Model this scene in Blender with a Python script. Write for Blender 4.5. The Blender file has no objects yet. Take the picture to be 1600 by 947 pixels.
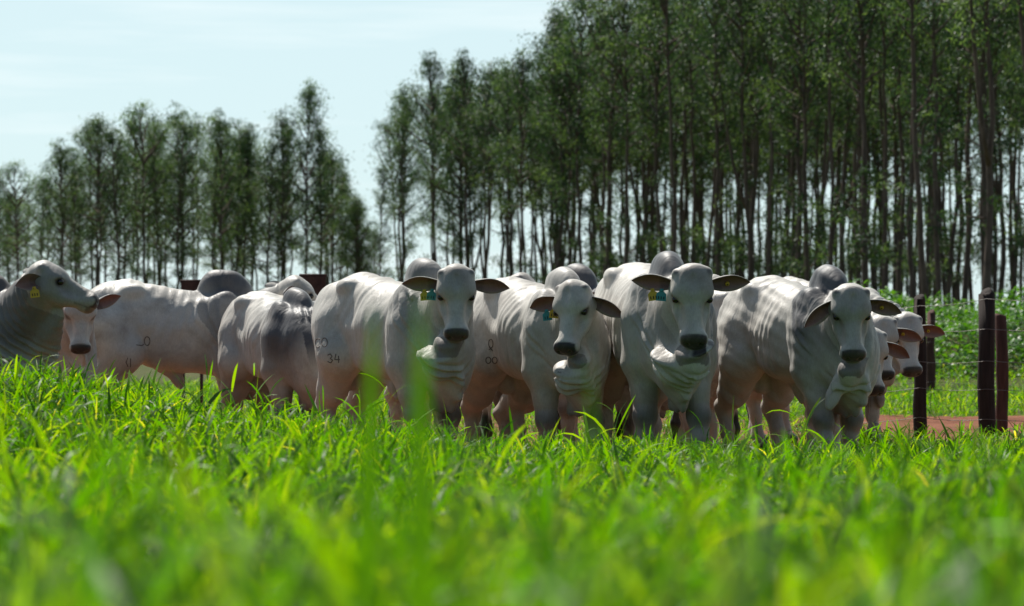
import bpy, math, random
import numpy as np
from mathutils import Vector, Matrix
from mathutils.bvhtree import BVHTree

rad = math.radians
sc = bpy.context.scene
C = sc.collection
random.seed(4)
RNG = np.random.default_rng(11)

# ------------------------------------------------------------------ camera
FPX = 3778.0            # focal length in pixels of the 1600 px wide photograph
CAM_Z, HOR = 0.95, 520.0
cam_d = bpy.data.cameras.new('camera')
cam = bpy.data.objects.new('camera', cam_d); C.objects.link(cam)
cam_d.sensor_width = 36.0
cam_d.lens = FPX / 1600 * 36
cam.location = (0, 0, CAM_Z)
cam.rotation_euler = (rad(90) + math.atan((HOR - 473.5) / FPX), 0, 0)
cam_d.clip_start = 0.05
cam_d.clip_end = 6000
cam_d.dof.use_dof = True
cam_d.dof.focus_distance = 14.9
cam_d.dof.aperture_fstop = 4.0
sc.camera = cam

# ------------------------------------------------------------------ light
SUN_EL, SUN_AZ = 57.0, -28.0      # azimuth from +Y (behind the herd), negative = left
sd = Vector((math.sin(rad(SUN_AZ)) * math.cos(rad(SUN_EL)), math.cos(rad(SUN_AZ)) * math.cos(rad(SUN_EL)), math.sin(rad(SUN_EL))))
sun_d = bpy.data.lights.new('sun', 'SUN')
sun_d.energy = 5.0; sun_d.angle = rad(0.6); sun_d.color = (1.0, 0.955, 0.88)
sun = bpy.data.objects.new('sun', sun_d); C.objects.link(sun)
sun.location = sd * 50
sun.rotation_euler = (-sd).to_track_quat('-Z', 'Y').to_euler()

w = bpy.data.worlds.new('World'); sc.world = w; w.use_nodes = True
nt = w.node_tree; nt.nodes.clear()
def N(nt, t, **kw):
    n = nt.nodes.new(t)
    for k, v in kw.items():
        if k.startswith('i_'):
            key = k[2:]
            key = int(key) if key.isdigit() else key.replace('_', ' ')
            n.inputs[key].default_value = v
        else:
            setattr(n, k, v)
    return n
wo = N(nt, 'ShaderNodeOutputWorld'); bg = N(nt, 'ShaderNodeBackground')
sky = N(nt, 'ShaderNodeTexSky', sky_type='NISHITA', sun_disc=False)
sky.sun_elevation = rad(SUN_EL); sky.sun_rotation = rad(SUN_AZ)
sky.air_density = 1.0; sky.dust_density = 0.7; sky.ozone_density = 2.0
bg.inputs['Strength'].default_value = 0.066
tc = N(nt, 'ShaderNodeTexCoord')
mp = N(nt, 'ShaderNodeMapping'); mp.inputs['Scale'].default_value = (3.0, 3.0, 34.0)
cn = N(nt, 'ShaderNodeTexNoise', i_Scale=1.3, i_Detail=5.0, i_Roughness=0.55)
cr = N(nt, 'ShaderNodeValToRGB'); cr.color_ramp.elements[0].position = 0.54; cr.color_ramp.elements[1].position = 0.72
mx = N(nt, 'ShaderNodeMix', data_type='RGBA')
ml = N(nt, 'ShaderNodeMath', operation='MULTIPLY'); ml.inputs[1].default_value = 0.5
nt.links.new(tc.outputs['Generated'], mp.inputs[0]); nt.links.new(mp.outputs[0], cn.inputs['Vector'])
nt.links.new(cn.outputs['Fac'], cr.inputs[0]); nt.links.new(cr.outputs[0], ml.inputs[0])
nt.links.new(ml.outputs[0], mx.inputs['Factor'])
tint = N(nt, 'ShaderNodeMix', data_type='RGBA', blend_type='MULTIPLY'); tint.inputs['Factor'].default_value = 1.0
tint.inputs['B'].default_value = (0.95, 1.0, 1.0, 1)
pale = N(nt, 'ShaderNodeMix', data_type='RGBA');                 # thin high veil, thicker on the sun's side
pale.inputs['B'].default_value = (9.6, 12.0, 12.3, 1)
sx = N(nt, 'ShaderNodeSeparateXYZ'); vr = N(nt, 'ShaderNodeMapRange', interpolation_type='SMOOTHSTEP')
vr.inputs['From Min'].default_value = -0.1; vr.inputs['From Max'].default_value = 0.9; vr.inputs['To Min'].default_value = 0.0; vr.inputs['To Max'].default_value = 0.78
nt.links.new(tc.outputs['Generated'], sx.inputs[0]); nt.links.new(sx.outputs['Y'], vr.inputs['Value']); nt.links.new(vr.outputs[0], pale.inputs['Factor'])
nt.links.new(sky.outputs[0], tint.inputs['A']); nt.links.new(tint.outputs['Result'], pale.inputs['A']); nt.links.new(pale.outputs['Result'], mx.inputs['A'])
mx.inputs['B'].default_value = (12.0, 13.0, 13.1, 1)
nt.links.new(mx.outputs['Result'], bg.inputs['Color']); nt.links.new(bg.outputs[0], wo.inputs[0])

sc.view_settings.view_transform = 'Standard'
sc.view_settings.look = 'None'
sc.view_settings.gamma = 1.0
sc.view_settings.use_curve_mapping = False
sc.view_settings.exposure = 0.34
sc.render.engine = 'CYCLES'
sc.cycles.use_denoising = True
sc.cycles.max_bounces = 7
sc.cycles.transparent_max_bounces = 8
sc.cycles.sample_clamp_indirect = 6.0

# ------------------------------------------------------------------ helpers
def at(px, D, py=None, z=None):
    """photo pixel (1600 wide) at distance D -> world point"""
    x = (px - 800) / FPX * D
    if py is not None: z = CAM_Z + (HOR - py) * D / FPX
    return Vector((x, D, 0.0 if z is None else z))

def sstep(a, b, x):
    t = np.clip((x - a) / (b - a), 0, 1); return t * t * (3 - 2 * t)

def terrain(x, y):
    x = np.asarray(x, float); y = np.asarray(y, float)
    z = 0.022 * np.clip(14.2 - y, 0, 40)
    z = z + 0.34 * np.exp(-((x + 2.7) / 1.5) ** 2 - ((y - 11.8) / 1.9) ** 2)
    z = z + 0.05 * np.exp(-((x + 1.0) / 0.9) ** 2 - ((y - 11) / 2.2) ** 2)
    z = z + 0.025 * np.sin(x * 2.1 + y * 0.7) * np.sin(y * 1.3 - x * 0.6) * sstep(2, 5, y) * (1 - sstep(30, 50, y))
    bank = sstep(37, 46, y + 0.15 * x) * sstep(0, 6, x)
    z = z + 1.15 * bank
    z = z + 0.5 * np.sin(x * 0.013 + 1) * np.sin(y * 0.011) * sstep(150, 400, y)
    return z

def tz(x, y): return float(terrain(x, y))

def mesh_np(name, V, F, mat=None, parent=None, smooth=True, attrs=None, cols=None, mat_idx=None, link=True):
    """V (n,3), F (m,k) array or list of such arrays"""
    me = bpy.data.meshes.new(name)
    Fs = F if isinstance(F, list) else [F]
    V = np.asarray(V, np.float32)
    me.vertices.add(len(V)); me.vertices.foreach_set('co', V.ravel())
    sizes = np.concatenate([np.full(len(f), f.shape[1], np.int32) for f in Fs])
    loops = np.concatenate([f.ravel() for f in Fs]).astype(np.int32)
    me.loops.add(len(loops)); me.loops.foreach_set('vertex_index', loops)
    me.polygons.add(len(sizes))
    starts = np.zeros(len(sizes), np.int32); starts[1:] = np.cumsum(sizes)[:-1]
    me.polygons.foreach_set('loop_start', starts)
    me.update(calc_edges=True)
    me.polygons.foreach_set('use_smooth', np.full(len(sizes), smooth, bool))
    if attrs:
        for k, a in attrs.items():
            at_ = me.attributes.new(k, 'FLOAT', 'POINT'); at_.data.foreach_set('value', np.asarray(a, np.float32))
    if cols is not None:
        ca = me.color_attributes.new('pigment', 'FLOAT_COLOR', 'POINT')
        c4 = np.ones((len(V), 4), np.float32); c4[:, :3] = cols
        ca.data.foreach_set('color', c4.ravel())
    if mat is not None:
        for m in (mat if isinstance(mat, (list, tuple)) else [mat]): me.materials.append(m)
    if mat_idx is not None: me.polygons.foreach_set('material_index', np.asarray(mat_idx, np.int32))
    me.validate()
    o = bpy.data.objects.new(name, me)
    if link: C.objects.link(o)
    if parent is not None: o.parent = parent
    return o

def tag(o, label=None, cat=None, group=None, kind=None):
    if label: o['label'] = label
    if cat: o['category'] = cat
    if group: o['group'] = group
    if kind: o['kind'] = kind
    return o

def empty(name, loc=(0, 0, 0), rz=0, s=1):
    o = bpy.data.objects.new(name, None); C.objects.link(o)
    o.location = loc; o.rotation_euler = (0, 0, rz); o.scale = (s, s, s)
    o.empty_display_size = 0.2
    return o

class MB:
    def __init__(s): s.V = []; s.F = []; s.n = 0
    def add(s, V, F):
        V = np.asarray(V, float); F = np.asarray(F, int)
        s.V.append(V); s.F.append(F + s.n); s.n += len(V)
    def tube(s, pts, rs, n=8, cap=True):
        pts = np.asarray(pts, float); rs = np.asarray(rs, float) * np.ones(len(pts))
        T = np.gradient(pts, axis=0); T /= np.linalg.norm(T, axis=1)[:, None] + 1e-9
        ref = np.array([0.0, 1, 0]) if abs(T[0][1]) < 0.8 else np.array([1.0, 0, 0])
        a = np.arange(n) * 2 * np.pi / n
        V = []
        for p, t, r in zip(pts, T, rs):
            u = np.cross(t, ref); u /= np.linalg.norm(u) + 1e-9; v = np.cross(t, u)
            V.append(p + r * (np.cos(a)[:, None] * u + np.sin(a)[:, None] * v))
        V = np.concatenate(V); m = len(pts)
        F = []
        for i in range(m - 1):
            for j in range(n):
                F.append((i * n + j, i * n + (j + 1) % n, (i + 1) * n + (j + 1) % n, (i + 1) * n + j))
        if cap:
            V = np.concatenate([V, [pts[0]], [pts[-1]]]); k = m * n
            for j in range(n):
                F.append((k, (j + 1) % n, j, j)); F.append((k + 1, (m - 1) * n + j, (m - 1) * n + (j + 1) % n, (m - 1) * n + (j + 1) % n))
        s.add(V, F)
    def build(s, name, mat, parent=None, smooth=True, **kw):
        F = np.concatenate(s.F)
        tri = F[:, 2] == F[:, 3]
        Fs = [f for f in (F[~tri], F[tri][:, :3]) if len(f)]
        return mesh_np(name, np.concatenate(s.V), Fs, mat, parent, smooth, **kw)

# ------------------------------------------------------------------ materials
def new_mat(name):
    m = bpy.data.materials.new(name); m.use_nodes = True
    nt = m.node_tree; nt.nodes.clear()
    out = N(nt, 'ShaderNodeOutputMaterial')
    return m, nt, out

def simple(name, col, rough=0.8, var=0.25, scale=6.0, bump=0.3, stretch=(1, 1, 1), spec=0.3, metallic=0.0):
    m, nt, out = new_mat(name)
    b = N(nt, 'ShaderNodeBsdfPrincipled', i_Roughness=rough, i_Metallic=metallic)
    b.inputs['Specular IOR Level'].default_value = spec
    tc = N(nt, 'ShaderNodeTexCoord'); mp = N(nt, 'ShaderNodeMapping'); mp.inputs['Scale'].default_value = stretch
    no = N(nt, 'ShaderNodeTexNoise', i_Scale=scale, i_Detail=6.0, i_Roughness=0.6)
    r = N(nt, 'ShaderNodeValToRGB')
    c = Vector(col)
    r.color_ramp.elements[0].position = 0.3; r.color_ramp.elements[1].position = 0.7
    r.color_ramp.elements[0].color = (*(c * (1 - var)), 1); r.color_ramp.elements[1].color = (*(c * (1 + var)), 1)
    bu = N(nt, 'ShaderNodeBump', i_Strength=bump, i_Distance=0.02)
    L = nt.links.new
    L(tc.outputs['Object'], mp.inputs[0]); L(mp.outputs[0], no.inputs['Vector']); L(no.outputs['Fac'], r.inputs[0])
    L(r.outputs[0], b.inputs['Base Color']); L(no.outputs['Fac'], bu.inputs['Height']); L(bu.outputs[0], b.inputs['Normal'])
    L(b.outputs[0], out.inputs[0])
    return m

def leaf_mat(name, cols, trans=0.45, rough=0.4, spec=0.5, tcol=(1.5, 1.5, 0.45)):
    """foliage: colour from the per-leaf 'tint' attribute, part of the light passes through"""
    m, nt, out = new_mat(name)
    L = nt.links.new
    a = N(nt, 'ShaderNodeAttribute', attribute_name='tint')
    oi = N(nt, 'ShaderNodeObjectInfo')
    r = N(nt, 'ShaderNodeValToRGB')
    n = len(cols)
    el = r.color_ramp.elements
    while len(el) < n: el.new(0.5)
    for i, (p, c) in enumerate(cols): el[i].position = p; el[i].color = (*c, 1)
    L(a.outputs['Fac'], r.inputs[0])
    hs = N(nt, 'ShaderNodeHueSaturation')
    mr = N(nt, 'ShaderNodeMapRange'); mr.inputs['To Min'].default_value = 0.72; mr.inputs['To Max'].default_value = 1.28
    L(oi.outputs['Random'], mr.inputs['Value']); L(mr.outputs[0], hs.inputs['Value']); L(r.outputs[0], hs.inputs['Color'])
    b = N(nt, 'ShaderNodeBsdfPrincipled', i_Roughness=rough); b.inputs['Specular IOR Level'].default_value = spec
    t = N(nt, 'ShaderNodeBsdfTranslucent')
    mu = N(nt, 'ShaderNodeMix', data_type='RGBA', blend_type='MULTIPLY'); mu.inputs['Factor'].default_value = 1
    mu.inputs['B'].default_value = (*tcol, 1); mu.clamp_result = False
    L(hs.outputs[0], mu.inputs['A']); L(mu.outputs['Result'], t.inputs[0]); L(hs.outputs[0], b.inputs['Base Color'])
    ms = N(nt, 'ShaderNodeMixShader'); ms.inputs[0].default_value = trans
    L(b.outputs[0], ms.inputs[1]); L(t.outputs[0], ms.inputs[2]); L(ms.outputs[0], out.inputs[0])
    return m

M = {}
M['grass'] = leaf_mat('grass', [(0.0, (0.02, 0.065, 0.005)), (0.45, (0.056, 0.165, 0.006)), (0.85, (0.152, 0.265, 0.006)), (0.95, (0.36, 0.36, 0.12)), (1.0, (0.5, 0.42, 0.22))],
                      trans=0.58, rough=0.45, spec=0.28, tcol=(1.80, 1.80, 0.13))
M['weeds'] = leaf_mat('weeds', [(0.0, (0.03, 0.10, 0.012)), (0.6, (0.07, 0.20, 0.018)), (1.0, (0.13, 0.28, 0.03))], trans=0.42, rough=0.42, tcol=(1.5, 1.5, 0.4))
M['leaf'] = leaf_mat('eucalyptus_leaf', [(0.0, (0.022, 0.050, 0.032)), (0.6, (0.052, 0.100, 0.045)), (1.0, (0.14, 0.21, 0.085))], trans=0.36, rough=0.5, spec=0.22, tcol=(1.4, 1.45, 0.6))
M['bark'] = simple('bark', (0.12, 0.088, 0.072), 0.9, 0.45, 3.0, 0.4, (3, 3, 0.5), 0.2)
M['post'] = simple('post_wood', (0.026, 0.018, 0.015), 0.85, 0.45, 5.0, 0.7, (6, 6, 0.6), 0.25)
M['post_red'] = simple('post_wood_red', (0.075, 0.036, 0.028), 0.85, 0.4, 5.0, 0.7, (6, 6, 0.6), 0.25)
M['wire'] = simple('wire_steel', (0.18, 0.17, 0.16), 0.6, 0.2, 20, 0.1, metallic=0.8)
M['rust'] = simple('rusty_steel', (0.06, 0.035, 0.028), 0.8, 0.4, 9, 0.4)
M['tag_yellow'] = simple('tag_yellow', (0.55, 0.36, 0.03), 0.4, 0.06, 10, 0.02, spec=0.4)
M['tag_teal'] = simple('tag_teal', (0.03, 0.25, 0.28), 0.4, 0.06, 10, 0.02, spec=0.4)
M['brand'] = simple('brand_scar', (0.15, 0.125, 0.11), 0.9, 0.3, 30, 0.1)
M['tag_ink'] = simple('tag_ink', (0.02, 0.02, 0.02), 0.7, 0.1, 30, 0.0)

# eye
m, nt, out = new_mat('eye'); b = N(nt, 'ShaderNodeBsdfPrincipled', i_Roughness=0.08)
b.inputs['Base Color'].default_value = (0.012, 0.008, 0.006, 1); nt.links.new(b.outputs[0], out.inputs[0]); M['eye'] = m

# hide
m, nt, out = new_mat('hide'); L = nt.links.new
b = N(nt, 'ShaderNodeBsdfPrincipled', i_Roughness=0.52); b.inputs['Specular IOR Level'].default_value = 0.45
b.inputs['Sheen Weight'].default_value = 0.12
vc = N(nt, 'ShaderNodeVertexColor', layer_name='pigment')
tc = N(nt, 'ShaderNodeTexCoord')
n1 = N(nt, 'ShaderNodeTexNoise', i_Scale=5.0, i_Detail=6.0, i_Roughness=0.65)
n2 = N(nt, 'ShaderNodeTexNoise', i_Scale=60.0, i_Detail=3.0)
r1 = N(nt, 'ShaderNodeMapRange'); r1.inputs['From Min'].default_value = 0.3; r1.inputs['From Max'].default_value = 0.7
r1.inputs['To Min'].default_value = 0.80; r1.inputs['To Max'].default_value = 1.08
vm = N(nt, 'ShaderNodeVectorMath', operation='SCALE')
L(tc.outputs['Object'], n1.inputs['Vector']); L(tc.outputs['Object'], n2.inputs['Vector'])
L(n1.outputs['Fac'], r1.inputs['Value']); L(vc.outputs['Color'], vm.inputs[0]); L(r1.outputs[0], vm.inputs['Scale'])
n4 = N(nt, 'ShaderNodeTexNoise', i_Scale=2.6, i_Detail=7.0, i_Roughness=0.68, i_Distortion=0.4)
oi = N(nt, 'ShaderNodeObjectInfo'); ad = N(nt, 'ShaderNodeVectorMath', operation='ADD')
L(tc.outputs['Object'], ad.inputs[0]); L(oi.outputs['Random'], ad.inputs[1]); L(ad.outputs[0], n4.inputs['Vector'])
r4 = N(nt, 'ShaderNodeMapRange'); r4.inputs['From Min'].default_value = 0.49; r4.inputs['From Max'].default_value = 0.78; r4.inputs['To Max'].default_value = 0.7
L(n4.outputs['Fac'], r4.inputs['Value'])
dm = N(nt, 'ShaderNodeMix', data_type='RGBA'); dm.inputs['B'].default_value = (0.17, 0.125, 0.095, 1)
L(r4.outputs[0], dm.inputs['Factor']); L(vm.outputs[0], dm.inputs['A'])
n5 = N(nt, 'ShaderNodeTexNoise', i_Scale=150.0, i_Detail=2.0)
mp5 = N(nt, 'ShaderNodeMapping'); mp5.inputs['Scale'].default_value = (1, 1, 0.25); L(tc.outputs['Object'], mp5.inputs[0]); L(mp5.outputs[0], n5.inputs['Vector'])
r5 = N(nt, 'ShaderNodeMapRange'); r5.inputs['To Min'].default_value = 0.78; r5.inputs['To Max'].default_value = 1.2
L(n5.outputs['Fac'], r5.inputs['Value'])
v5 = N(nt, 'ShaderNodeVectorMath', operation='SCALE'); L(dm.outputs['Result'], v5.inputs[0]); L(r5.outputs[0], v5.inputs['Scale'])
L(v5.outputs[0], b.inputs['Base Color'])
# skin folds: vertical ripples over ribs and neck
mp = N(nt, 'ShaderNodeMapping'); mp.inputs['Scale'].default_value = (9, 4, 1.3)
n3 = N(nt, 'ShaderNodeTexNoise', i_Scale=1.6, i_Detail=3.0, i_Roughness=0.5, i_Distortion=0.6)
L(tc.outputs['Object'], mp.inputs[0]); L(mp.outputs[0], n3.inputs['Vector'])
b3 = N(nt, 'ShaderNodeBump', i_Strength=0.35, i_Distance=0.035)
b2 = N(nt, 'ShaderNodeBump', i_Strength=0.25, i_Distance=0.004)
L(n3.outputs['Fac'], b3.inputs['Height']); L(n2.outputs['Fac'], b2.inputs['Height']); L(b3.outputs[0], b2.inputs['Normal'])
L(b2.outputs[0], b.inputs['Normal']); L(b.outputs[0], out.inputs[0])
M['hide'] = m

# soil / pasture ground
def ground_mat(name, c1, c2, scale=1.5, bump=0.6, green=None):
    m, nt, out = new_mat(name); L = nt.links.new
    b = N(nt, 'ShaderNodeBsdfPrincipled', i_Roughness=0.95); b.inputs['Specular IOR Level'].default_value = 0.1
    tc = N(nt, 'ShaderNodeTexCoord')
    n1 = N(nt, 'ShaderNodeTexNoise', i_Scale=scale, i_Detail=8.0, i_Roughness=0.65)
    n2 = N(nt, 'ShaderNodeTexNoise', i_Scale=scale * 9, i_Detail=6.0)
    r = N(nt, 'ShaderNodeValToRGB'); r.color_ramp.elements[0].position = 0.35; r.color_ramp.elements[1].position = 0.65
    r.color_ramp.elements[0].color = (*c1, 1); r.color_ramp.elements[1].color = (*c2, 1)
    bu = N(nt, 'ShaderNodeBump', i_Strength=bump, i_Distance=0.06)
    L(tc.outputs['Object'], n1.inputs['Vector']); L(tc.outputs['Object'], n2.inputs['Vector'])
    L(n1.outputs['Fac'], r.inputs[0]); L(r.outputs[0], b.inputs['Base Color'])
    L(n2.outputs['Fac'], bu.inputs['Height']); L(bu.outputs[0], b.inputs['Normal']); L(b.outputs[0], out.inputs[0])
    return m
M['ground'] = ground_mat('pasture_soil', (0.035, 0.06, 0.015), (0.10, 0.09, 0.035))
M['dirt'] = ground_mat('red_dirt', (0.15, 0.058, 0.034), (0.25, 0.105, 0.062), 1.2, 1.0)

# ------------------------------------------------------------------ ground sheets
def sheet(name, xs, ys, mat, dz=0.0, smooth=True, rough=0.0):
    X, Y = np.meshgrid(xs, ys, indexing='ij')
    Z = terrain(X, Y) + dz
    if dz: Z = Z - 0.06 * (1 - sstep(0, .5, Y - ys[0])) - 0.06 * sstep(-.5, 0, Y - ys[-1])
    if rough: Z = Z + rough * (np.sin(X * 7.3 + 2 * np.sin(Y * 3)) * np.sin(Y * 9.1 + np.sin(X * 5)) )
    nx, ny = X.shape
    V = np.stack([X, Y, Z], -1).reshape(-1, 3)
    i, j = np.meshgrid(np.arange(nx - 1), np.arange(ny - 1), indexing='ij'); i = i.ravel(); j = j.ravel()
    F = np.stack([i * ny + j, (i + 1) * ny + j, (i + 1) * ny + j + 1, i * ny + j + 1], 1)
    return mesh_np(name, V, F, mat, smooth=smooth)
def warp(a, n, p=3.0):
    t = np.linspace(-1, 1, n); return a * np.sign(t) * np.abs(t) ** p
g = sheet('ground', warp(2500, 181), np.concatenate([np.linspace(-6, 60, 200), 60 + 3500 * np.linspace(0.005, 1, 90) ** 3]), M['ground'])
tag(g, kind='structure')
d = sheet('dirt_track', np.linspace(-14, 14, 200), np.linspace(14.0, 27.2, 140), M['dirt'], dz=0.03, rough=0.008)
tag(d, kind='structure')

# ------------------------------------------------------------------ grass
def leaves_mesh(base, d0, length, width, bend, az_side, segs=5, lobes=None):
    """base (n,3); d0 (n,3) start direction; bend = radians of droop; returns V,F of tapered blades"""
    n = len(base)
    t = np.linspace(0, 1, segs + 1)
    hz = d0.copy(); hz[:, 2] = 0; nn = np.linalg.norm(hz, axis=1)[:, None]; hz = hz / np.maximum(nn, 1e-6)
    el0 = np.arctan2(d0[:, 2], nn[:, 0])
    side = np.stack([-hz[:, 1], hz[:, 0], np.zeros(n)], 1)
    # twist the blade a little round its own axis
    P = base.copy(); pts = [P.copy()]; dirs = []
    for k in range(segs):
        el = el0 - bend * ((k + 0.5) / segs) ** 1.4
        dr = hz * np.cos(el)[:, None] + np.array([0, 0, 1.0]) * np.sin(el)[:, None]
        P = P + dr * (length / segs)[:, None]; pts.append(P.copy()); dirs.append(dr)
    dirs.append(dirs[-1])
    V = np.zeros((n, 2 * segs + 1, 3))
    up = np.cross(dirs[0], side)
    for k in range(segs):
        prof = (np.sin(np.pi * min(1, (t[k] * 0.9 + 0.12))) ** 0.6) if lobes is None else lobes(t[k])
        tw = az_side * (0.4 + t[k])
        s2 = side * np.cos(tw)[:, None] + np.cross(dirs[k], side) * np.sin(tw)[:, None]
        o = s2 * (width * 0.5 * prof)[:, None]
        V[:, 2 * k] = pts[k] - o; V[:, 2 * k + 1] = pts[k] + o
    V[:, 2 * segs] = pts[segs]
    b = np.arange(n)[:, None] * (2 * segs + 1)
    Q = np.concatenate([b + np.array([[2 * k, 2 * k + 1, 2 * k + 3, 2 * k + 2]]) for k in range(segs - 1)])
    T = b + np.array([[2 * segs - 2, 2 * segs - 1, 2 * segs]])
    return V.reshape(-1, 3), Q, T, 2 * segs + 1

def shoots(bx, by, hgt, rng, nleaf=6, leaf=0.2, wid=0.013, tint_shift=0.0, dryp=0.008):
    """grass shoots: a leaning stem with alternating arched leaves"""
    n = len(bx); bz = terrain(bx, by) - 0.01
    az = rng.uniform(0, 2 * np.pi, n); lean = np.abs(rng.normal(0, 0.22, n))
    B, Dv, Ln, Wd, Bd, Tw, Ti = [], [], [], [], [], [], []
    base_t = np.clip(rng.normal(0.45, 0.24, n) + tint_shift, 0, 0.86)
    sx, sy = np.cos(az) * np.sin(lean), np.sin(az) * np.sin(lean); sz = np.cos(lean)
    # stem
    B.append(np.stack([bx, by, bz], 1)); Dv.append(np.stack([sx, sy, sz], 1)); Ln.append(hgt * 0.85); Wd.append(np.full(n, 0.005))
    Bd.append(np.full(n, 0.25)); Tw.append(rng.uniform(-1, 1, n)); Ti.append(base_t)
    la = rng.uniform(0, 2 * np.pi, n)
    for k in range(nleaf):
        f = (k + 0.6 + rng.uniform(-0.2, 0.2, n)) / nleaf * 0.82
        a = la + k * 2.4 + rng.normal(0, 0.5, n)
        P = np.stack([bx + sx * hgt * f, by + sy * hgt * f, bz + sz * hgt * f], 1)
        el = np.clip(rng.normal(0.75 + 0.45 * f, 0.28, n), 0.1, 1.5)
        l = leaf * (0.55 + 0.6 * rng.random(n)) * (0.7 + 0.6 * np.sin(np.pi * np.clip(f + 0.15, 0, 1)))
        l = np.minimum(l, hgt * 0.9)
        B.append(P); Dv.append(np.stack([np.cos(a) * np.cos(el), np.sin(a) * np.cos(el), np.sin(el)], 1)); Ln.append(l)
        Wd.append(wid * rng.uniform(0.6, 1.25, n) * np.clip(l / leaf, 0.5, 1.3)); Bd.append(np.abs(rng.normal(0.85, 0.5, n)))
        Tw.append(rng.uniform(-0.9, 0.9, n))
        tt = np.clip(base_t + rng.normal(0, 0.13, n), 0, 0.88)
        dry = rng.random(n) < dryp * (1 + 2 * (f < 0.2))
        tt = np.where(dry, rng.uniform(0.93, 1.0, n), tt)
        Ti.append(tt)
    cat = lambda a: np.concatenate(a)
    V, Q, T, nv = leaves_mesh(cat(B), cat(Dv), cat(Ln), cat(Wd), cat(Bd), cat(Tw))
    return V, Q, T, np.repeat(cat(Ti), nv)

def frustum_points(n, y0, y1, rng, margin=1.25, extra=0.5, power=1.0):
    y = np.sqrt(rng.uniform(y0 ** 2, y1 ** 2, n)) if power == 1 else rng.uniform(y0, y1, n)
    x = rng.uniform(-1, 1, n) * (y * 800 / FPX * margin + extra)
    return x, y

def low_noise(x, y, s, seed):
    r = np.random.default_rng(seed); v = 0
    for i in range(6):
        a = r.uniform(0, 6.28); f = s * r.uniform(0.6, 1.8)
        v = v + np.sin(f * (x * np.cos(a) + y * np.sin(a)) + r.uniform(0, 6.28))
    return v / 6 ** 0.5 / 1.2

parts = []
rng = np.random.default_rng(5)
# main pasture in front of the herd
def clump(x, y): return 0.6 * low_noise(x, y, 2.3, 1) + 0.6 * low_noise(x, y, 6.0, 2)
def tipline(x, y):
    env = CAM_Z - (180.0 / FPX) * y
    left = np.exp(-(np.clip(x + 2.35, 0, 9) / 1.15) ** 2 - ((y - 11.6) / 2.8) ** 2)
    left2 = np.exp(-((x + 0.75) / 0.7) ** 2 - ((y - 11.5) / 2.3) ** 2)
    return env + 0.425 * left + 0.09 * left2
x, y = frustum_points(25000, 2.2, 14.7, rng)
cl = clump(x, y); keep = rng.random(len(x)) < np.clip(0.70 + 0.5 * cl, 0.12, 1)
x, y, cl = x[keep], y[keep], cl[keep]
h = (tipline(x, y) - terrain(x, y)) * np.clip(rng.normal(0.74, 0.17, len(x)) + 0.20 * cl, 0.35, 1.2)
h = np.clip(h, 0.09, 0.62)
parts.append(shoots(x, y, h, rng, 7, 0.19, 0.0105, 0.08))
x, y = rng.uniform(-3.4, -0.9, 2600), rng.uniform(9.3, 13.2, 2600)
h = np.clip((tipline(x, y) - terrain(x, y)) * rng.normal(0.84, 0.13, len(x)), 0.1, 0.62)
parts.append(shoots(x, y, h, rng, 7, 0.17, 0.0115, 0.08))
x, y = rng.uniform(-1.5, 3.6, 2600), rng.uniform(12.0, 14.6, 2600)
h = np.clip((tipline(x, y) - terrain(x, y)) * rng.normal(0.78, 0.17, len(x)), 0.1, 0.5)
parts.append(shoots(x, y, h, rng, 6, 0.16, 0.0115, 0.05))
# tall grass close to the lens
x, y = frustum_points(2300, 0.9, 4.0, rng, 1.3, 0.25, 2)
h = (CAM_Z - (235.0 / FPX) * y - terrain(x, y)) * np.clip(rng.normal(0.84, 0.13, len(x)) + 0.12 * low_noise(x, y, 4.5, 5), 0.4, 1.03)
parts.append(shoots(x, y, np.clip(h, .1, .8), rng, 7, 0.22, 0.0100, 0.16, 0.0))
# second layer: short undergrowth that hides the soil
x, y = frustum_points(12000, 2.5, 15.0, rng)
h = np.clip(rng.normal(0.17, 0.05, len(x)), 0.08, 0.26) * (1 - 0.45 * sstep(13.5, 15.0, y))
parts.append(shoots(x, y, h, rng, 5, 0.16, 0.0105, -0.05))
# a few shoots that stand clear of the rest
for px, D, py in [(400, 11.9, 538), (402, 11.8, 556), (320, 11.6, 548), (105, 12.0, 563), (30, 11.9, 570), (560, 12.0, 552), (555, 12.1, 575), (940, 12.0, 600), (925, 11.9, 622), (800, 12.4, 650),
                  (1120, 12.6, 640), (1262, 12.2, 605), (1150, 12.4, 628), (1190, 12.8, 665), (1418, 12.7, 650), (1425, 12.6, 665), (1330, 13.0, 650), (1240, 13, 670), (1290, 12.4, 660), (880, 12.6, 650),
                  (470, 12.4, 610), (505, 12.6, 600), (640, 12.6, 625), (700, 12.8, 640), (1035, 12.6, 655), (1500, 12.4, 680), (1560, 12, 690), (240, 11.8, 570), (170, 11.7, 560),
                  (400, 2.9, 690), (1385, 2.9, 700), (850, 2.9, 650), (700, 3.4, 680), (1480, 3.4, 700),
                  (60, 3.2, 700), (100, 3.0, 760), (450, 2.7, 720), (900, 2.7, 740), (1010, 3.4, 720), (1200, 4, 720), (1290, 5.5, 700), (290, 3.6, 730), (180, 4.2, 700)]:
    k = 2
    p = at(px, D, py)
    bx = np.array([p.x + random.uniform(-.02, .02) for _ in range(k)]); by = np.array([D + random.uniform(-.05, .05) for _ in range(k)])
    hh = p.z - terrain(bx, by)
    parts.append(shoots(bx, by, hh * np.array([1.0, 0.85]), np.random.default_rng(int(px * 7 + py)), 6, 0.24 if D > 5 else 0.22, 0.0135 if D > 5 else 0.012, 0.22))
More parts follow.
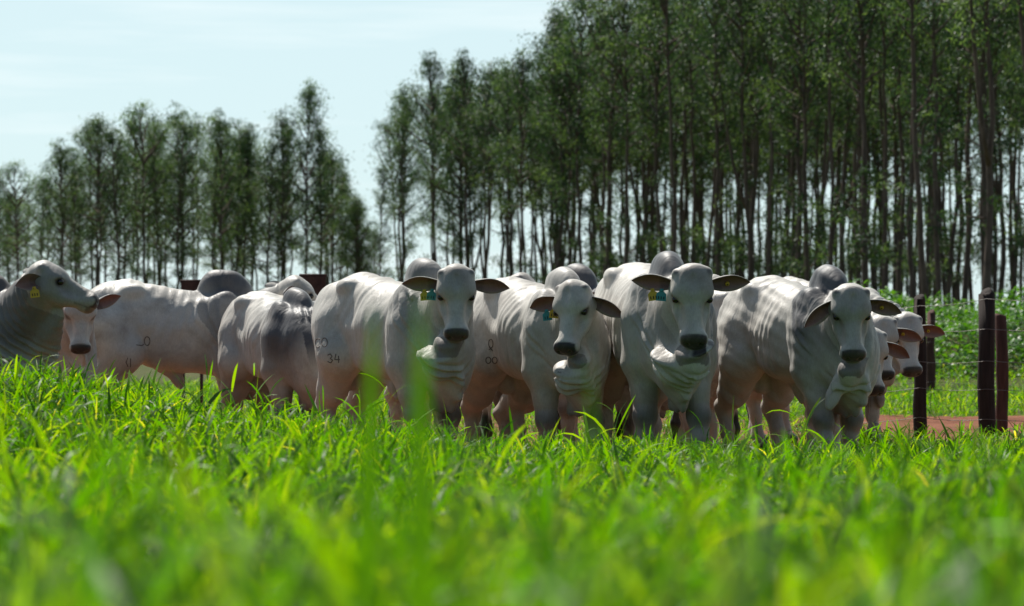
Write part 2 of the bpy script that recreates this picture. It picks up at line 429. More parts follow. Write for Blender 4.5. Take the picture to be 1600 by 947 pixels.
# taller tufts standing up out of the near grass
tr = np.random.default_rng(77)
for px, D, py, k in [(850, 3.4, 668, 26), (780, 4.6, 690, 18), (450, 3.6, 690, 20), (640, 2.8, 690, 14), (960, 4.2, 700, 18), (90, 3.6, 705, 16), (270, 4.8, 700, 14), (1100, 4.0, 725, 14), (1380, 3.6, 690, 12), (1490, 5.0, 700, 14), (30, 5.5, 680, 12)]:
    p = at(px, D, py); bx = p.x + tr.normal(0, .05 * D / 3, k); by = D + tr.normal(0, .2, k)
    hh = np.clip((p.z - terrain(bx, by)) * tr.uniform(.72, 1.02, k), .1, .9)
    parts.append(shoots(bx, by, hh, tr, 7, 0.2, 0.0105, 0.24, 0.0))
# broad single blades right in front of the lens
for px, D, py, wd_, az in [(644, 1.55, 440, .019, 1.57), (654, 1.62, 520, .018, 1.57), (568, 1.9, 475, .020, 1.57), (560, 1.95, 560, .016, 1.57), (1376, 2.3, 640, .016, 1.0), (1392, 2.4, 700, .014, 4.0),
                       (845, 2.2, 640, .012, 5.8), (935, 1.9, 560, .009, 1.6)]:
    p = at(px, D, py); z0 = tz(p.x, D); Lh = (p.z - z0) * 1.03
    V, Q, T, nv = leaves_mesh(np.array([[p.x - .045 * math.cos(az), D, z0]]), np.array([[.10 * math.cos(az), .10 * math.sin(az), 1.0]]), np.array([Lh]), np.array([wd_]), np.array([.22]), np.array([.25]), 9)
    parts.append((V, Q, T, np.full(nv, .5)))
# pasture beyond the track and tufts by the fence
x = rng.uniform(-8, 12, 17000); y = rng.uniform(26.0, 41, 17000)
h = np.clip(rng.normal(0.13, 0.04, len(x)), 0.05, 0.28)
parts.append(shoots(x, y, h, rng, 4, 0.14, 0.013, 0.15))
x = rng.uniform(-5, 3.3, 9000); y = rng.uniform(14.7, 27, 9000); h = np.clip(rng.normal(0.09, 0.04, len(x)), 0.04, 0.18)
parts.append(shoots(x, y, h, rng, 4, 0.12, 0.011, 0.0))
x = rng.uniform(2.6, 5.2, 900); y = rng.uniform(14.7, 19.5, 900); h = np.clip(rng.normal(0.17, 0.06, len(x)), 0.06, 0.3)
parts.append(shoots(x, y, h, rng, 5, 0.16, 0.012, 0.05))

def join_parts(parts, name, mat):
    Vs, Qs, Ts, As = [], [], [], []; n = 0
    for V, Q, T, a in parts:
        Vs.append(V); Qs.append(Q + n); Ts.append(T + n); As.append(a); n += len(V)
    return mesh_np(name, np.concatenate(Vs), [np.concatenate(Qs), np.concatenate(Ts)], mat, attrs={'tint': np.concatenate(As)})
gr = join_parts(parts, 'grass', M['grass'])
tag(gr, 'lush bright green pasture grass filling the foreground and the strip past the dirt', 'grass', kind='stuff')

# leafy weeds on the bank behind the fence
n = 42000
x = rng.uniform(3.5, 15, n); y = rng.uniform(38.5, 50, n)
lump = np.clip(0.30 + 0.28 * low_noise(x, y, 1.6, 8) + 0.12 * low_noise(x, y, 5, 9), 0.05, 0.9)
z = terrain(x, y) + lump * rng.random(n) ** 0.5 * sstep(38, 41, y)
a = rng.uniform(0, 6.28, n); el = rng.normal(0.35, 0.5, n)
Dv = np.stack([np.cos(a) * np.cos(el), np.sin(a) * np.cos(el), np.sin(el)], 1)
V, Q, T, nv = leaves_mesh(np.stack([x, y, z], 1), Dv, rng.uniform(0.06, 0.15, n), rng.uniform(0.035, 0.075, n), np.abs(rng.normal(0.8, 0.4, n)), rng.uniform(-.5, .5, n), 3,
                          lambda t: [0.35, 1.0, 0.8, 0.2][int(t * 3 + 0.01)])
wd = join_parts([(V, Q, T, np.repeat(np.clip(rng.normal(0.5, 0.25, n) + 0.2 * low_noise(x, y, 2.5, 3), 0, 1), nv))], 'weeds', M['weeds'])
tag(wd, 'bank of leafy green weeds behind the wire fence', 'weeds', kind='stuff')

# ------------------------------------------------------------------ trees
def make_tree_data(seed, H=15.0, crown0=0.45, cw=1.5, low=3, dens=1.0, lean=0.0, fork=False):
    r = np.random.default_rng(seed)
    mb = MB()
    zz = np.linspace(0, 1, 14)
    wob = np.cumsum(r.normal(0, 0.05, (14, 2)), 0); wob -= wob[0]
    pts = np.stack([wob[:, 0] + lean * zz ** 1.5 * H * 0.1, wob[:, 1], zz * H * 0.97], 1)
    R = 0.09 * (1 - 0.85 * zz ** 1.1) * H / 15; R[0] *= 1.35
    mb.tube(pts, R, 8)
    tips = []
    def ptrunk(f):
        i = f * 13; k = min(int(i), 12); return pts[k] + (pts[k + 1] - pts[k]) * (i - k)
    nb = int(27 * dens)
    for i in range(nb + low):
        if i < nb: f = crown0 + (1 - crown0) * (i + r.random()) / nb
        else: f = r.uniform(0.1, crown0)
        u = (f - crown0) / (1 - crown0)
        if i < nb: Lb = cw * (0.35 + 1.0 * np.sin(np.pi * np.clip(u * 0.85 + 0.14, 0, 1))) * r.uniform(0.55, 1.2)
        else: Lb = r.uniform(0.4, 1.1)
        az = i * 2.4 + r.normal(0, 0.6); e = r.normal(0.7 + 0.4 * u, 0.22)
        p0 = ptrunk(min(f * 0.97, 0.99)); q = [p0]
        for k in range(3):
            e2 = e + 0.1 * k
            p0 = p0 + np.array([np.cos(az) * np.cos(e2), np.sin(az) * np.cos(e2), np.sin(e2)]) * Lb / 3; q.append(p0)
            if k >= 1 or Lb < 0.8: tips.append((p0, r.uniform(0.20, 0.30) + 0.14 * Lb * r.random(), i < nb))
        mb.tube(q, np.linspace(0.035, 0.008, 4) * (0.6 + 0.4 * Lb), 5, cap=False)
    if fork:
        p0 = ptrunk(0.3); az = r.uniform(0, 6.28); q = [p0 + np.array([np.cos(az), np.sin(az), 0]) * 0.28 * k ** 0.7 + np.array([0, 0, 1.0]) * k * 0.9 for k in range(0, 8)]
        mb.tube(q, np.linspace(0.07, 0.02, 8), 6)
        for p in q[4:]: tips.append((p, 0.55, True))
    tips.append((pts[-1] + np.array([0, 0, .25]), 0.28, True))
    trunk = mb.build('trunk', M['bark'], link=False).data
    P, A = [], []
    for p, s, main in tips:
        k = int((60 if main else 44) * dens ** 0.3 * (s / 0.33) ** 1.2)
        q = r.normal(0, 1, (k, 3)) * np.array([s, s, s * 0.75]) * 0.62 + p
        P.append(q); A.append(np.full(k, np.clip(r.normal(0.50, 0.38), 0, 1)))
    P = np.concatenate(P); A = np.concatenate(A); n = len(P)
    a = r.uniform(0, 6.28, n); el = r.normal(-0.65, 0.5, n)
    Dv = np.stack([np.cos(a) * np.cos(el), np.sin(a) * np.cos(el), np.sin(el)], 1)
    V, Q, T, nv = leaves_mesh(P, Dv, r.uniform(0.10, 0.20, n), r.uniform(0.026, 0.050, n), r.normal(0.3, 0.2, n), r.uniform(-1.5, 1.5, n), 2,
                              lambda t: [0.5, 1.0, 0.2][int(t * 2 + 0.01)])
    crown = mesh_np('crown', V, [Q, T], M['leaf'], attrs={'tint': np.repeat(np.clip(A + r.normal(0, 0.18, n), 0, 1), nv)}, link=False).data
    return trunk, crown
protos = [make_tree_data(100 + i, crown0=c0, cw=cw, low=lo, dens=de, fork=fk) for i, (c0, cw, lo, de, fk) in enumerate([
    (0.52, 1.45, 5, 1.2, False), (0.62, 1.5, 2, 1.0, False), (0.48, 1.5, 6, 1.25, False), (0.58, 1.3, 3, 1.0, True), (0.48, 1.5, 6, 1.2, False),
    (0.66, 1.6, 2, 0.9, False), (0.56, 1.4, 4, 1.1, False), (0.44, 1.35, 8, 1.2, False)])]
slim = [make_tree_data(300 + i, crown0=c0, cw=cw, low=lo, dens=de, lean=le) for i, (c0, cw, lo, de, le) in enumerate([
    (0.40, 1.7, 4, 1.3, 0), (0.50, 1.9, 3, 1.1, 0.1), (0.36, 1.6, 6, 1.2, 0), (0.45, 1.8, 4, 1.1, -.1)])]
spire = make_tree_data(401, crown0=0.35, cw=1.7, low=4, dens=1.9)
airy = make_tree_data(402, crown0=0.60, cw=2.0, low=3, dens=0.6, lean=-0.9)
bushy = make_tree_data(403, crown0=0.12, cw=1.3, low=6, dens=1.4)

ntree = 0
def zone(px, row, right):
    if right:
        w_ = ('near the sky gap' if px < 720 else 'above the bull with its face turned left' if px < 900 else 'above the wide eared bull' if px < 1130
              else 'above the dark humped bull' if px < 1400 else 'above the fence')
        return ('front row plantation eucalyptus, ' if row == 0 else 'plantation eucalyptus behind the front row, ' if row < 4 else 'plantation eucalyptus far back in the stand, ') + w_
    w_ = ('above the leftmost bull' if px < 150 else 'above the side-on bull\'s back' if px < 310 else 'above the large round hump' if px < 420 else 'near the tallest pointed tree')
    return ('narrow crowned grove eucalyptus in front, ' if row == 0 else 'grove eucalyptus in the rows behind, ') + w_
def place_tree(data, x, y, H, rz, label, group, wide=1.0):
    global ntree
    t = bpy.data.objects.new('eucalyptus_tree', None); C.objects.link(t)
    s = H / 15.0
    t.location = (x, y, tz(x, y) - 0.05); t.rotation_euler = (rr.gauss(0, .012), rr.gauss(0, .012), rz); t.scale = (s * wide, s * wide, s)
    for nm, me in zip(('trunk', 'crown'), data):
        o = bpy.data.objects.new(nm, me); C.objects.link(o); o.parent = t
    tag(t, label, 'tree', group); ntree += 1
    return t

GR = 'eucalyptus trees of the tall plantation block'
GL = 'eucalyptus trees of the far left grove'
LABR = 'tall eucalyptus with a bare trunk in the front row of the plantation on the right'
LABR2 = 'eucalyptus standing deeper in the dense plantation behind its front row on the right'
LABL = 'eucalyptus with a narrow leafy crown in the distant grove on the left'
rr = random.Random(21)
# right block: the front edge runs from (-8,150) to (13,58); rows stand behind it
A0, B0 = Vector((-7.2, 150)), Vector((15.5, 52))
edge = B0 - A0; eL = edge.length; eu = edge / eL; en = Vector((-eu.y, eu.x))
if en.x < 0: en = -en
nrow, along = 8, 2.85
for row in range(nrow):
    k = int(eL / along)
    for i in range(k + 18):
        s_ = i * along + rr.uniform(-.8, .8)
        off = row * 3.4 + rr.uniform(-.7, .7)
        p = A0 + eu * s_ + en * off
        px = 800 + p.x / p.y * FPX
        if px > 1700 or px < 585 or p.y < 57: continue
        H = rr.uniform(13.6, 16.2) + (0.8 if row > 1 else 0)
        if i < 8: H *= 1.05
        place_tree(rr.choice(protos), p.x, p.y, H, rr.uniform(0, 6.28), zone(px, row, True), GR, rr.uniform(0.9, 1.25))
# trees one can point to
p = at(598, 149); place_tree(airy, p.x + 1.4, p.y, 14.2, 0.0, 'airy leaning eucalyptus with open sky round it at the left end of the plantation', GR)
p = at(868, 112); place_tree(spire, p.x, p.y, 16.2, 1.0, 'dark crowned eucalyptus jutting alone above the sloping plantation top', GR)
p = at(725, 132); place_tree(spire, p.x, p.y, 15.8, 2.4, 'pointed eucalyptus crown standing just above its neighbours near the plantation end', GR)
# left grove
prof = [(-20, 262), (0, 258), (30, 250), (62, 262), (95, 212), (118, 250), (140, 172), (165, 182), (190, 186), (212, 168), (232, 158), (252, 182), (275, 172), (298, 158), (322, 166), (340, 170),
        (362, 182), (384, 188), (402, 214), (425, 206), (445, 166), (475, 118), (497, 185), (520, 228), (548, 300), (566, 312)]
for row in range(3):
    for i, (px, py) in enumerate(prof):
        D = 128 + row * 13 + rr.uniform(-4, 4)
        qx = px + rr.uniform(-9, 9) + row * 6
        if (row == 2 and i % 3 == 0) or (px == 475 and row): continue
        H = (HOR - py) * D / FPX + CAM_Z
        H *= 1.0 if row == 0 else rr.uniform(0.80, 0.98)
        p = at(qx if px != 475 else px, D)
        if px == 475: place_tree(spire, p.x, p.y, H, 0.3, 'tallest eucalyptus of the far left grove with a pointed crown', GL, 0.95)
        else: place_tree(rr.choice(slim), p.x, p.y, H, rr.uniform(0, 6.28), zone(qx, row, False), GL, rr.uniform(0.85, 1.15) * 15 / max(H, 11))
p = at(590, 138); place_tree(bushy, p.x, p.y, (HOR - 250) * 138 / FPX + .95, 0.5, 'small lone eucalyptus in the sky gap between grove and plantation', GL, 1.1)
p = at(560, 131); place_tree(bushy, p.x, p.y, (HOR - 300) * 131 / FPX + .95, 2.5, 'short bushy eucalyptus at the right end of the far left grove', GL, 1.3)
print('trees', ntree)

# ------------------------------------------------------------------ fences
def post_part(px, D, top_py, width, mat, parent, lean=0.0):
    p = at(px, D, top_py); z0 = tz(p.x, D) - 0.25
    r = np.random.default_rng(int(px)); mb = MB(); n = 14
    zs = np.linspace(0, 1, 9); H = p.z - z0
    rs = width / 2 * (1.03 - 0.06 * zs) * (1 + r.normal(0, 0.035, 9)); rs[-1] *= 0.9
    pts = np.stack([p.x + lean * (zs - 1) + r.normal(0, .005, 9), np.full(9, D) + r.normal(0, 0.005, 9), z0 + zs * H], 1)
    pts[-2, 2] = pts[-1, 2] - 0.012
    mb.tube(pts, rs, n)
    return mb.build('post', mat, parent)
def wire_part(pts, r, parent, twist=False):
    P = []
    for a, b in zip(pts[:-1], pts[1:]):
        a = np.array(a, float); b = np.array(b, float)
        t = np.linspace(0, 1, 12)[:, None]; q = a + (b - a) * t; q[:, 2] -= 0.022 * np.linalg.norm(b - a) ** 0.5 * (4 * t * (1 - t))[:, 0]
        P.append(q[:-1])
    P.append(np.array([pts[-1]], float)); mb = MB(); mb.tube(np.concatenate(P), r, 6)
    return mb.build('wire', M['wire'], parent)
f1 = empty('wire_fence', at(1437, 20.8))
tag(f1, 'near wire fence on two thick dark posts and a thinner reddish one', 'fence')
F1 = []
for px, D, top, wd_, m_ in [(1437, 20.8, 465, .118, 'post'), (1541, 20.4, 457, .14, 'post'), (1565, 21.0, 492, .108, 'post_red')]: post_part(px, D, top, wd_, M[m_], f1)
for zc, z2 in [(478, 467), (516, 514), (565, 564), (606, 608), (652, 655)]:
    a0 = at(1290, 21.35, zc + 8); a = at(1437, 20.72, zc); b_ = at(1541, 20.31, z2); c = at(1760, 19.5, z2 - 2)
    wire_part([a0, a, b_, c], 0.0024, f1)
f2 = empty('wire_fence', at(1455, 34.0))
tag(f2, 'far wire fence on a thin brown post between the two near dark posts', 'fence')
for px, D, top, wd_ in [(1455, 34.0, 487, .125), (1720, 33.0, 485, .125)]: post_part(px, D, top, wd_, M['post_red'], f2, 0.015)
for k, z in enumerate([1.12, .82, .52, .26]):
    wire_part([at(1330, 34.4, z=z), at(1455, 33.92, z=z), at(1720, 32.92, z=z)], 0.002, f2)
for o in (f1, f2):
    off = o.location.copy()
    for ch in o.children: ch.location = -off
# rusty steel boards of the corral behind the herd
for px, w_, top, lab in [(300, 34, 441, 'rusty steel corral plate showing just left of the large round grey hump'), (489, 40, 432, 'rusty steel corral plate showing behind the head with raised ears')]:
    D = 26.0; p = at(px, D, top); ww = w_ * D / FPX
    t = empty('corral_gate', (p.x, D, 0)); tag(t, lab, 'gate')
    import itertools
    def box(x0, x1, y0, y1, z0, z1):
        V = [(x, y, z) for x in (x0, x1) for y in (y0, y1) for z in (z0, z1)]
        return V, [(0, 1, 3, 2), (4, 6, 7, 5), (0, 4, 5, 1), (2, 3, 7, 6), (0, 2, 6, 4), (1, 5, 7, 3)]
    mb = MB(); mb.add(*box(-ww / 2, ww / 2, -.02, .02, p.z - .42, p.z)); mb.build('panel', M['rust'], t, smooth=False)
    for s in (-1, 1):
        mb = MB(); mb.add(*box(s * ww * .42 - .015, s * ww * .42 + .015, .022, .075, -.2, p.z - .03)); mb.build('leg', M['rust'], t, smooth=False)
    mb = MB(); mb.tube([(-ww / 2 - .01, 0, p.z + .012), (ww / 2 + .01, 0, p.z + .012)], .016, 8); mb.build('rail', M['rust'], t)

# ------------------------------------------------------------------ bulls : implicit surface -> one continuous mesh
def surface_nets(f, o, h):
    ins = f < 0
    c = [(i, j, k) for i in (0, 1) for j in (0, 1) for k in (0, 1)]
    nx, ny, nz = f.shape
    cnt = np.zeros((nx - 1, ny - 1, nz - 1), np.int8)
    for i, j, k in c: cnt += ins[i:nx - 1 + i, j:ny - 1 + j, k:nz - 1 + k]
    I, J, K = np.nonzero((cnt > 0) & (cnt < 8))
    idx = np.full(cnt.shape, -1, np.int32); idx[I, J, K] = np.arange(len(I))
    vals = {q: f[I + q[0], J + q[1], K + q[2]] for q in c}
    S = np.zeros((len(I), 3)); W = np.zeros(len(I))
    for a in c:
        for ax in range(3):
            if a[ax]: continue
            b = list(a); b[ax] = 1; b = tuple(b)
            va, vb = vals[a], vals[b]; m = (va < 0) != (vb < 0)
            t = np.where(m, va / np.where(m, va - vb, 1), 0)
            p = np.array(a, float)[None] + np.zeros((len(I), 3)); p[:, ax] += t
            S += p * m[:, None]; W += m
    V = (np.stack([I, J, K], 1) + S / W[:, None]) * h + o
    Fq = []
    for ax in range(3):
        sl0 = [slice(None)] * 3; sl1 = [slice(None)] * 3; sl0[ax] = slice(0, -1); sl1[ax] = slice(1, None)
        a = ins[tuple(sl0)]; b = ins[tuple(sl1)]
        for flip, mm in ((0, a & ~b), (1, ~a & b)):
            P = np.stack(np.nonzero(mm), 1)
            u, v = [(1, 2), (2, 0), (0, 1)][ax]
            ok = (P[:, u] > 0) & (P[:, v] > 0) & (P[:, u] < f.shape[u] - 1) & (P[:, v] < f.shape[v] - 1); P = P[ok]
            du = np.zeros(3, int); du[u] = 1; dv = np.zeros(3, int); dv[v] = 1
            q = [P - du - dv, P - dv, P, P - du]
            q = np.stack([idx[x[:, 0], x[:, 1], x[:, 2]] for x in q], 1)
            Fq.append(q[:, ::-1] if flip else q)
    F = np.concatenate(Fq); F = F[(F >= 0).all(1)]
    return V, F

def spline(xk, yk, x):
    xk = np.array(xk, float); yk = np.array(yk, float)
    m = np.gradient(yk, xk); i = np.clip(np.searchsorted(xk, x) - 1, 0, len(xk) - 2)
    hh = xk[i + 1] - xk[i]; t = np.clip((x - xk[i]) / hh, 0, 1)
    return (2*t**3-3*t**2+1)*yk[i] + (t**3-2*t**2+t)*hh*m[i] + (-2*t**3+3*t**2)*yk[i+1] + (t**3-t**2)*hh*m[i+1]

class Field:
    def __init__(s, lo, hi, h):
        s.h = h; s.lo = np.array(lo, float); n = np.ceil((np.array(hi) - s.lo) / h).astype(int) + 1
        s.ax = [s.lo[i] + h * np.arange(n[i]) for i in range(3)]
        s.f = np.full(n, 0.25, np.float32)
    def _sub(s, lo, hi):
        sl = []; g = []
        for i in range(3):
            a = int(np.clip(math.floor((lo[i] - s.lo[i]) / s.h), 0, len(s.ax[i]))); b = int(np.clip(math.ceil((hi[i] - s.lo[i]) / s.h) + 1, 0, len(s.ax[i])))
            sl.append(slice(a, b)); g.append(s.ax[i][a:b].astype(np.float32))
        return tuple(sl), g[0][:, None, None], g[1][None, :, None], g[2][None, None, :]
    def blend(s, sl, d, k, sub=False):
        a = s.f[sl]
        if sub: d = -d; hh = np.maximum(k - np.abs(a - d), 0) / k; s.f[sl] = np.maximum(a, d) + hh * hh * k * 0.25
        else: hh = np.maximum(k - np.abs(a - d), 0) / k; s.f[sl] = np.minimum(a, d) - hh * hh * k * 0.25
    def cone(s, a, b, ra, rb, k=0.05):
        a = np.array(a, float); b = np.array(b, float); pad = max(ra, rb) + k + 0.03
        sl, X, Y, Z = s._sub(np.minimum(a, b) - pad, np.maximum(a, b) + pad)
        ba = b - a; L2 = ba @ ba + 1e-9
        t = np.clip(((X - a[0]) * ba[0] + (Y - a[1]) * ba[1] + (Z - a[2]) * ba[2]) / L2, 0, 1)
        d = np.sqrt((X - a[0] - t * ba[0]) ** 2 + (Y - a[1] - t * ba[1]) ** 2 + (Z - a[2] - t * ba[2]) ** 2) - (ra + (rb - ra) * t)
        s.blend(sl, d, k)
    def chain(s, P, R, k=0.05):
        for i in range(len(P) - 1): s.cone(P[i], P[i + 1], R[i], R[i + 1], k)
    def ell(s, c, r, B=None, k=0.05, wave=None, sub=False):
        c = np.array(c, float); r = np.array(r, float); pad = max(r) + k + 0.03
        sl, X, Y, Z = s._sub(c - pad, c + pad)
        if X.size == 0 or Y.size == 0 or Z.size == 0: return
        B = np.eye(3) if B is None else np.array(B, float)      # rows = local axes
        x, y, z = X - c[0], Y - c[1], Z - c[2]
        u = [B[i][0] * x + B[i][1] * y + B[i][2] * z for i in range(3)]
        if wave is not None: u[1] = u[1] + wave[0] * np.sin(u[2] * wave[1] + u[0] * wave[2] + wave[3])
        q = [u[i] / r[i] for i in range(3)]
        k0 = np.sqrt(q[0]**2 + q[1]**2 + q[2]**2) + 1e-6
        k1 = np.sqrt((q[0]/r[0])**2 + (q[1]/r[1])**2 + (q[2]/r[2])**2) + 1e-6
        s.blend(sl, k0 * (k0 - 1) / k1, k, sub)

def unit(v): v = np.array(v, float); return v / (np.linalg.norm(v) + 1e-12)

HIDE, GREY = np.array([0.52, 0.487, 0.432]), np.array([0.058, 0.058, 0.064])

def head_dirs(yaw, pitch, roll, rz):
    """world yaw (0 = to the camera, + = to the right of the picture), pitch down -> axes in the bull's own frame"""
    y, p = rad(yaw), rad(pitch)
    F = np.array([math.sin(y) * math.cos(p), -math.cos(y) * math.cos(p), -math.sin(p)])
    U = np.array([math.sin(y) * math.sin(p), -math.cos(y) * math.sin(p), math.cos(p)])
    Lt = np.cross(U, F)
    c, s_ = math.cos(rad(roll)), math.sin(rad(roll))
    U, Lt = U * c + Lt * s_, Lt * c - U * s_
    Ri = np.array([[math.cos(-rz), -math.sin(-rz), 0], [math.sin(-rz), math.cos(-rz), 0], [0, 0, 1]])
    return Ri @ F, Ri @ Lt, Ri @ U

def ear_geo(E0, e, b, n, L=0.255, wmax=0.062, cup=0.75):
    nu, nv = 15, 9
    u = np.linspace(0, 1, nu); v = np.linspace(-1, 1, nv)
    wu = spline([0, .12, .3, .5, .7, .87, 1], [.030, .042, .056, .062, .052, .028, .003], u) * wmax / 0.062
    V = []; col = []
    for side in (0, 1):
        for i in range(nu):
            for j in range(nv):
                cu = cup * (1.35 - 0.7 * u[i])
                p = E0 + e * L * u[i] + b * wu[i] * v[j] * (1 - 0.12 * cu * v[j] ** 2) + n * (cu * wu[i] * (v[j] ** 2 - 0.75)) - n * 0.02 * u[i] ** 2
                if side == 1: p = p - n * 0.009 * (1 - v[j] ** 8) * (1 if i < nu - 1 else 0)
                p = p + b * 0.012 * math.sin(u[i] * 2.6) 
                V.append(p)
                if side == 0:
                    edge = abs(v[j]) ** 4
                    c = np.array([0.22, 0.095, 0.075]) * (1 - edge) + np.array([0.30, 0.24, 0.21]) * edge
                    if u[i] < .3: c = c * 0.6
                else: c = HIDE * 0.8
                if side == 1 and (u[i] > .9): c = GREY * 1.4
                col.append(c)
    F = []
    N1 = nu * nv
    for i in range(nu - 1):
        for j in range(nv - 1):
            a = i * nv + j
            F.append((a, a + 1, a + nv + 1, a + nv)); F.append((N1 + a, N1 + a + nv, N1 + a + nv + 1, N1 + a + 1))
        for j, o in ((0, 0), (nv - 1, 1)):
            a = i * nv + j; q = (a, a + nv, N1 + a + nv, N1 + a)
            F.append(q if o == 0 else q[::-1])
    return np.array(V), np.array(F), np.array(col)

def uv_ball(c, r, n=14, m=10):
    V = []; F = []
    for i in range(m + 1):
        t = math.pi * i / m
        for j in range(n):
            a = 2 * math.pi * j / n; V.append((c[0] + r * math.sin(t) * math.cos(a), c[1] + r * math.sin(t) * math.sin(a), c[2] + r * math.cos(t)))
    for i in range(m):
        for j in range(n): F.append((i * n + j, (i + 1) * n + j, (i + 1) * n + (j + 1) % n, i * n + (j + 1) % n))
    return np.array(V), np.array(F)

def plate(c, right, up, nrm, outline, th=0.004):
    """flat tag: outline in (right, up), thickness along nrm"""
    k = len(outline); V = []
    for s in (0.5, -0.5):
        for a, b_ in outline: V.append(c + right * a + up * b_ + nrm * th * s)
    V.append(c + nrm * th * .5); V.append(c - nrm * th * .5)
    F = []
    for i in range(k):
        j = (i + 1) % k
        F.append((i, j, k + j, k + i)); F.append((2 * k, i, j, j)); F.append((2 * k + 1, k + j, k + i, k + i))
    return np.array(V), np.array(F)

def make_bull(name, label, hump_px, D, heading, poll, yaw, pitch, roll=0, s=1.0, dark=0.5, hump=1.0, vox=0.0105, steps=(0, 0, 0, 0),
              ear_back=(0.15, 0.15), ear_drop=(0.05, 0.05), folds=(), tags=(), brands=(), group='white zebu bulls of the herd', tail=True, seed=1,
              zoff=0.0, shade_tone=1.0, hlen=0.82, dew=1.0, sheath=True, closed=False, tail_swing=0.0):
    r = np.random.default_rng(seed)
    rz = rad(heading - 90)               # local +x points along the heading
    KD = 0.87; D = D * KD; poll = (poll[0], poll[1], poll[2] * KD)
    hw = at(hump_px, D)
    cz, sz = math.cos(rz), math.sin(rz)
    loc = Vector((hw.x - 0.4 * s * cz, hw.y - 0.4 * s * sz, 0)); loc.z = tz(loc.x, loc.y) + 0.03 + zoff
    def w2l(p):
        dx, dy, dz = p[0] - loc.x, p[1] - loc.y, p[2] - loc.z
        return np.array([(dx * cz + dy * sz) / s, (-dx * sz + dy * cz) / s, dz / s])
    P = w2l(at(poll[0], poll[2], poll[1]))
    Fv, Lv, Uv = head_dirs(yaw, pitch, roll, rz)
    P = P - Uv * 0.10                                  # poll = top of the skull
    HL = 0.86                                          # head length factor
    hd = lambda x, y, z: P + Fv * x * HL + Lv * y + Uv * z
    muz = hd(.5, 0, -.1)
    pts = np.array([P, muz, [-.95, -.45, 0], [.85, .45, 1.6], hd(0, .2, 0), hd(0, -.2, 0), hd(.3, 0, -.25)])
    lo = pts.min(0) - 0.16; hi = pts.max(0) + 0.16; lo[2] = -0.03
    Fd = Field(lo, hi, vox)
    # torso
    sl, X, Y, Z = Fd._sub((-.98, -.5, .35), (.95, .5, 1.6))
    xk = [-.86, -.80, -.72, -.60, -.42, -.20, .05, .28, .48, .64, .76, .84]
    top = [1.02, 1.16, 1.27, 1.35, 1.385, 1.35, 1.305, 1.27, 1.25, 1.18, 1.06, .95]
    bot = [.98, .86, .79, .76, .745, .70, .655, .62, .575, .565, .64, .80]
    wid = [.02, .11, .17, .215, .245, .265, .29, .275, .235, .185, .125, .03]
    xs = X[:, 0, 0]; tp, bt, wd_ = spline(xk, top, xs), spline(xk, bot, xs), np.maximum(spline(xk, wid, xs), .01)
    c = ((tp + bt) / 2)[:, None, None]; hh = np.maximum((tp - bt) / 2, .02)[:, None, None]; ww = wd_[:, None, None]
    zz = (Z - c) / hh
    ww = ww * (1 - 0.16 * np.clip(zz, 0, 1) ** 2 - 0.10 * np.clip(-zz, 0, 1))     # ridge along the back, belly narrower
    q = (np.abs(Y / ww) ** 2.25 + np.abs(zz) ** 2.25) ** (1 / 2.25)
    d = (q - 1) * np.minimum(ww, hh) * 0.9
    ends = np.maximum(xs[0] - X, 0)
    out_ = np.maximum(np.maximum(-.86 - X, X - .84), 0)
    Fd.blend(sl, (d + out_ * 1.2).astype(np.float32), 0.05)
    E = Fd.ell
    # rump, hips, ribs, shoulders
    for sgn in (-1, 1):
        E((-.60, sgn * .125, 1.02), (.23, .135, .28), k=.07)
        E((-.36, sgn * .185, 1.29), (.085, .05, .05), k=.07)
        E((-.76, sgn * .085, 1.17), (.05, .045, .06), k=.06)
        E((.37, sgn * .155, 1.00), (.17, .11, .29), k=.07)
        E((.52, sgn * .115, .84), (.14, .095, .17), k=.07)
        E((.02, sgn * .10, .80), (.30, .13, .12), k=.10)
        E((-.22, sgn * .30, 1.16), (.10, .05, .10), k=.09, sub=True)       # hollow of the flank
        E((.22, sgn * .31, 1.06), (.05, .035, .22), k=.07, sub=True)       # groove behind the shoulder
    # hump
    if hump > 0.05:
        Bh = [[math.cos(-.18), 0, math.sin(-.18)], [0, 1, 0], [-math.sin(-.18), 0, math.cos(-.18)]]
        E((.38, 0, 1.25 + .035 * hump), (.215 * hlen, .104 * (0.75 + .25 * hump), .07 + .11 * hump), Bh, k=.045)
        E((.38 - .055 * hlen, 0, 1.29 + .04 * hump), (.15 * hlen, .092, .03 + .10 * hump), Bh, k=.05)
    E((.68, 0, .80), (.17, .135, .28), k=.09)                      # brisket
    # legs
    legs = [(-.58, 1), (-.58, -1), (.40, 1), (.40, -1)]
    for i, (lx, sgn) in enumerate(legs):
        st = steps[i]; y0 = .155 * sgn
        if i < 2:
            Pn = [(-.52, y0 * .85, 1.0), (-.44 + st * .3, y0 * 1.15, .80), (-.60 + st * .55, y0 * 1.02, .56), (-.71 + st * .8, y0, .46), (-.66 + st, y0, .30), (-.645 + st, y0, .13), (-.60 + st, y0, .05)]
            Rn = [.19, .165, .105, .066, .046, .044, .052]
            Fd.chain(Pn, Rn, .045)
        else:
            Pn = [(.40, y0 * .95, 1.0), (.38 + st * .15, y0 * 1.1, .74), (.41 + st * .55, y0, .54), (.435 + st * .75, y0, .40), (.43 + st, y0, .28), (.43 + st, y0, .13), (.47 + st, y0, .05)]
            Rn = [.15, .125, .078, .066, .046, .045, .055]
            Fd.chain(Pn, Rn, .045)
            E(Pn[3] + np.array([.015, 0, 0]), (.06, .062, .07), k=.03)
        E(Pn[-1] + np.array([.02, 0, -.01]), (.085, .06, .05), k=.02)
